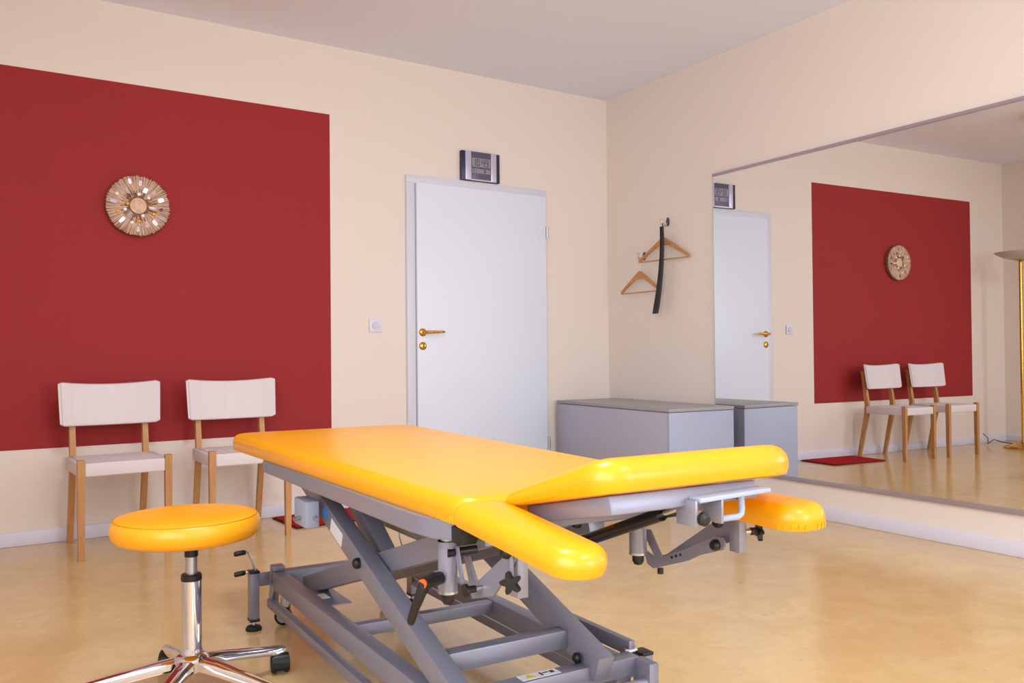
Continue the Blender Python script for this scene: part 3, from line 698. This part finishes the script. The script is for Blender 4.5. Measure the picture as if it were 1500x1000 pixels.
# clamp lever on the left tube
MB().tube([V(.030, 1.556, .480), V(.012, 1.570, .480)], .0085, 14).build('clamp_boss', 'zinc', tl)
mb = MB(); mb.tube([V(.016, 1.566, .480), V(-.030, 1.586, .479)], .0125, 18)
mb.tube([V(-.026, 1.583, .479), V(-.034, 1.580, .458), V(-.041, 1.570, .430), V(-.046, 1.562, .405), V(-.046, 1.560, .398)], [.0125, .0105, .009, .0085, .006], 14); cv = mb.build('clamp_lever', 'black_plastic', tb)
MB().tube([V(-.030, 1.586, .479), V(-.0345, 1.588, .479)], .0092, 18).build('release_button', 'orange', cv)
# right linkage
pr = [(1.545, .478), (1.563, .466), (1.59, .459), (1.674, .488), (1.785, .541), (1.803, .540), (1.812, .530), (1.808, .516), (1.738, .492), (1.700, .472), (1.585, .432), (1.565, .438)]
rk = MB().prism([V(.540, a, z) for a, z in pr], (.006, 0, 0), .001).build('link_plate', 'steel_light', tb)
for k, a in enumerate((1.650, 1.664, 1.678, 1.692)):
    MB().lathe(V(.5395, a, .470 + .0055 * k), [(.0032, 0), (.0032, .0006), (0, .0006)], 12, (-1, 0, 0)).build('setting_hole', 'black_plastic' if k < 3 else 'steel_light', rk)
MB().prism([V(.566, a, z) for a, z in ((1.570, .444), (1.775, .576), (1.806, .580), (1.806, .530), (1.67, .472))], (.006, 0, 0), .001).build('link_plate', 'steel_light', tb)
MB().prism([V(.528, a, z) for a, z in ((1.560, .518), (1.590, .522), (1.630, .468), (1.606, .462))], (.005, 0, 0), .001).build('latch_plate', 'steel_light', tb)
for a, z in ((1.789, .523), (1.797, .571), (1.552, .470)):
    MB().lathe(V(.540, a, z), [(.0115, 0), (.0115, .008), (.008, .013), (0, .014)], 18, (-1, 0, 0)).build('bolt_cap', 'black_plastic', rk)
MB().tube([V(.545, 1.605, .436), V(.545, 1.605, .424)], .007, 12).build('stop_pin', 'black_plastic', rk)
rp = B(MB(), .556, .576, 1.808, 1.838, .512, .590, .002).build('rest_post', 'steel_light', tb)
mb = MB(); mb.tube([V(.576, 1.83, .553), V(.594, 1.836, .553)], .006, 12); mb.build('knob_stud', 'zinc', rp)
star_knob(V(.608, 1.842, .553), (1, -.55, 0), .021, .009).build('star_knob', 'black_plastic', rp)
MB().tube([V(.590, 1.835, .553), V(.607, 1.841, .553)], .008, 14).build('knob_neck', 'black_plastic', rp)
# gas spring and release bracket under the head section
gs = MB().tube([V(.295, 1.50, .475), V(.295, 1.905, .629)], .0125, 24).build('gas_spring', 'gas_black', tb)
MB().tube([V(.295, 1.90, .627), V(.295, 1.99, .661)], .0048, 14).build('gas_spring_rod', 'chrome', gs)
br = B(MB(), .285, .291, 1.955, 2.005, .622, .668, .002).build('release_bracket', 'steel_light', tb)
mb = MB(); B(mb, .345, .351, 1.955, 2.005, .622, .668, .002); B(mb, .285, .351, 1.955, 1.961, .640, .668, .001); mb.build('bracket_cheek', 'steel_light', br)
MB().lathe(V(.300, 2.005, .636), [(.012, 0), (.012, .008), (.008, .011), (0, .011)], 18, (0, -1, 0)).build('bolt_cap', 'black_plastic', br)
mb = MB(); mb.obox(V(.38, 1.985, .669), (.085, 0, .002), (0, .022, 0), (0, 0, .004), .0015); lv = mb.build('release_lever', 'box_grey', tb)
mb = MB(); mb.tube([V(.412, 1.985, .664), V(.414, 1.985, .640), V(.412, 1.985, .630), V(.404, 1.985, .626), (V(.35, 1.985, .626))], .006, 12); mb.build('lever_loop', 'box_grey', lv)
# support bar for the spring under the frame
B(MB(), .05, .53, 1.49, 1.52, .535, .565, .002).build('spring_crossbar', 'steel_grey', tb)
B(MB(), .28, .31, 1.485, 1.52, .46, .54, .002).build('spring_anchor', 'steel_grey', tb)
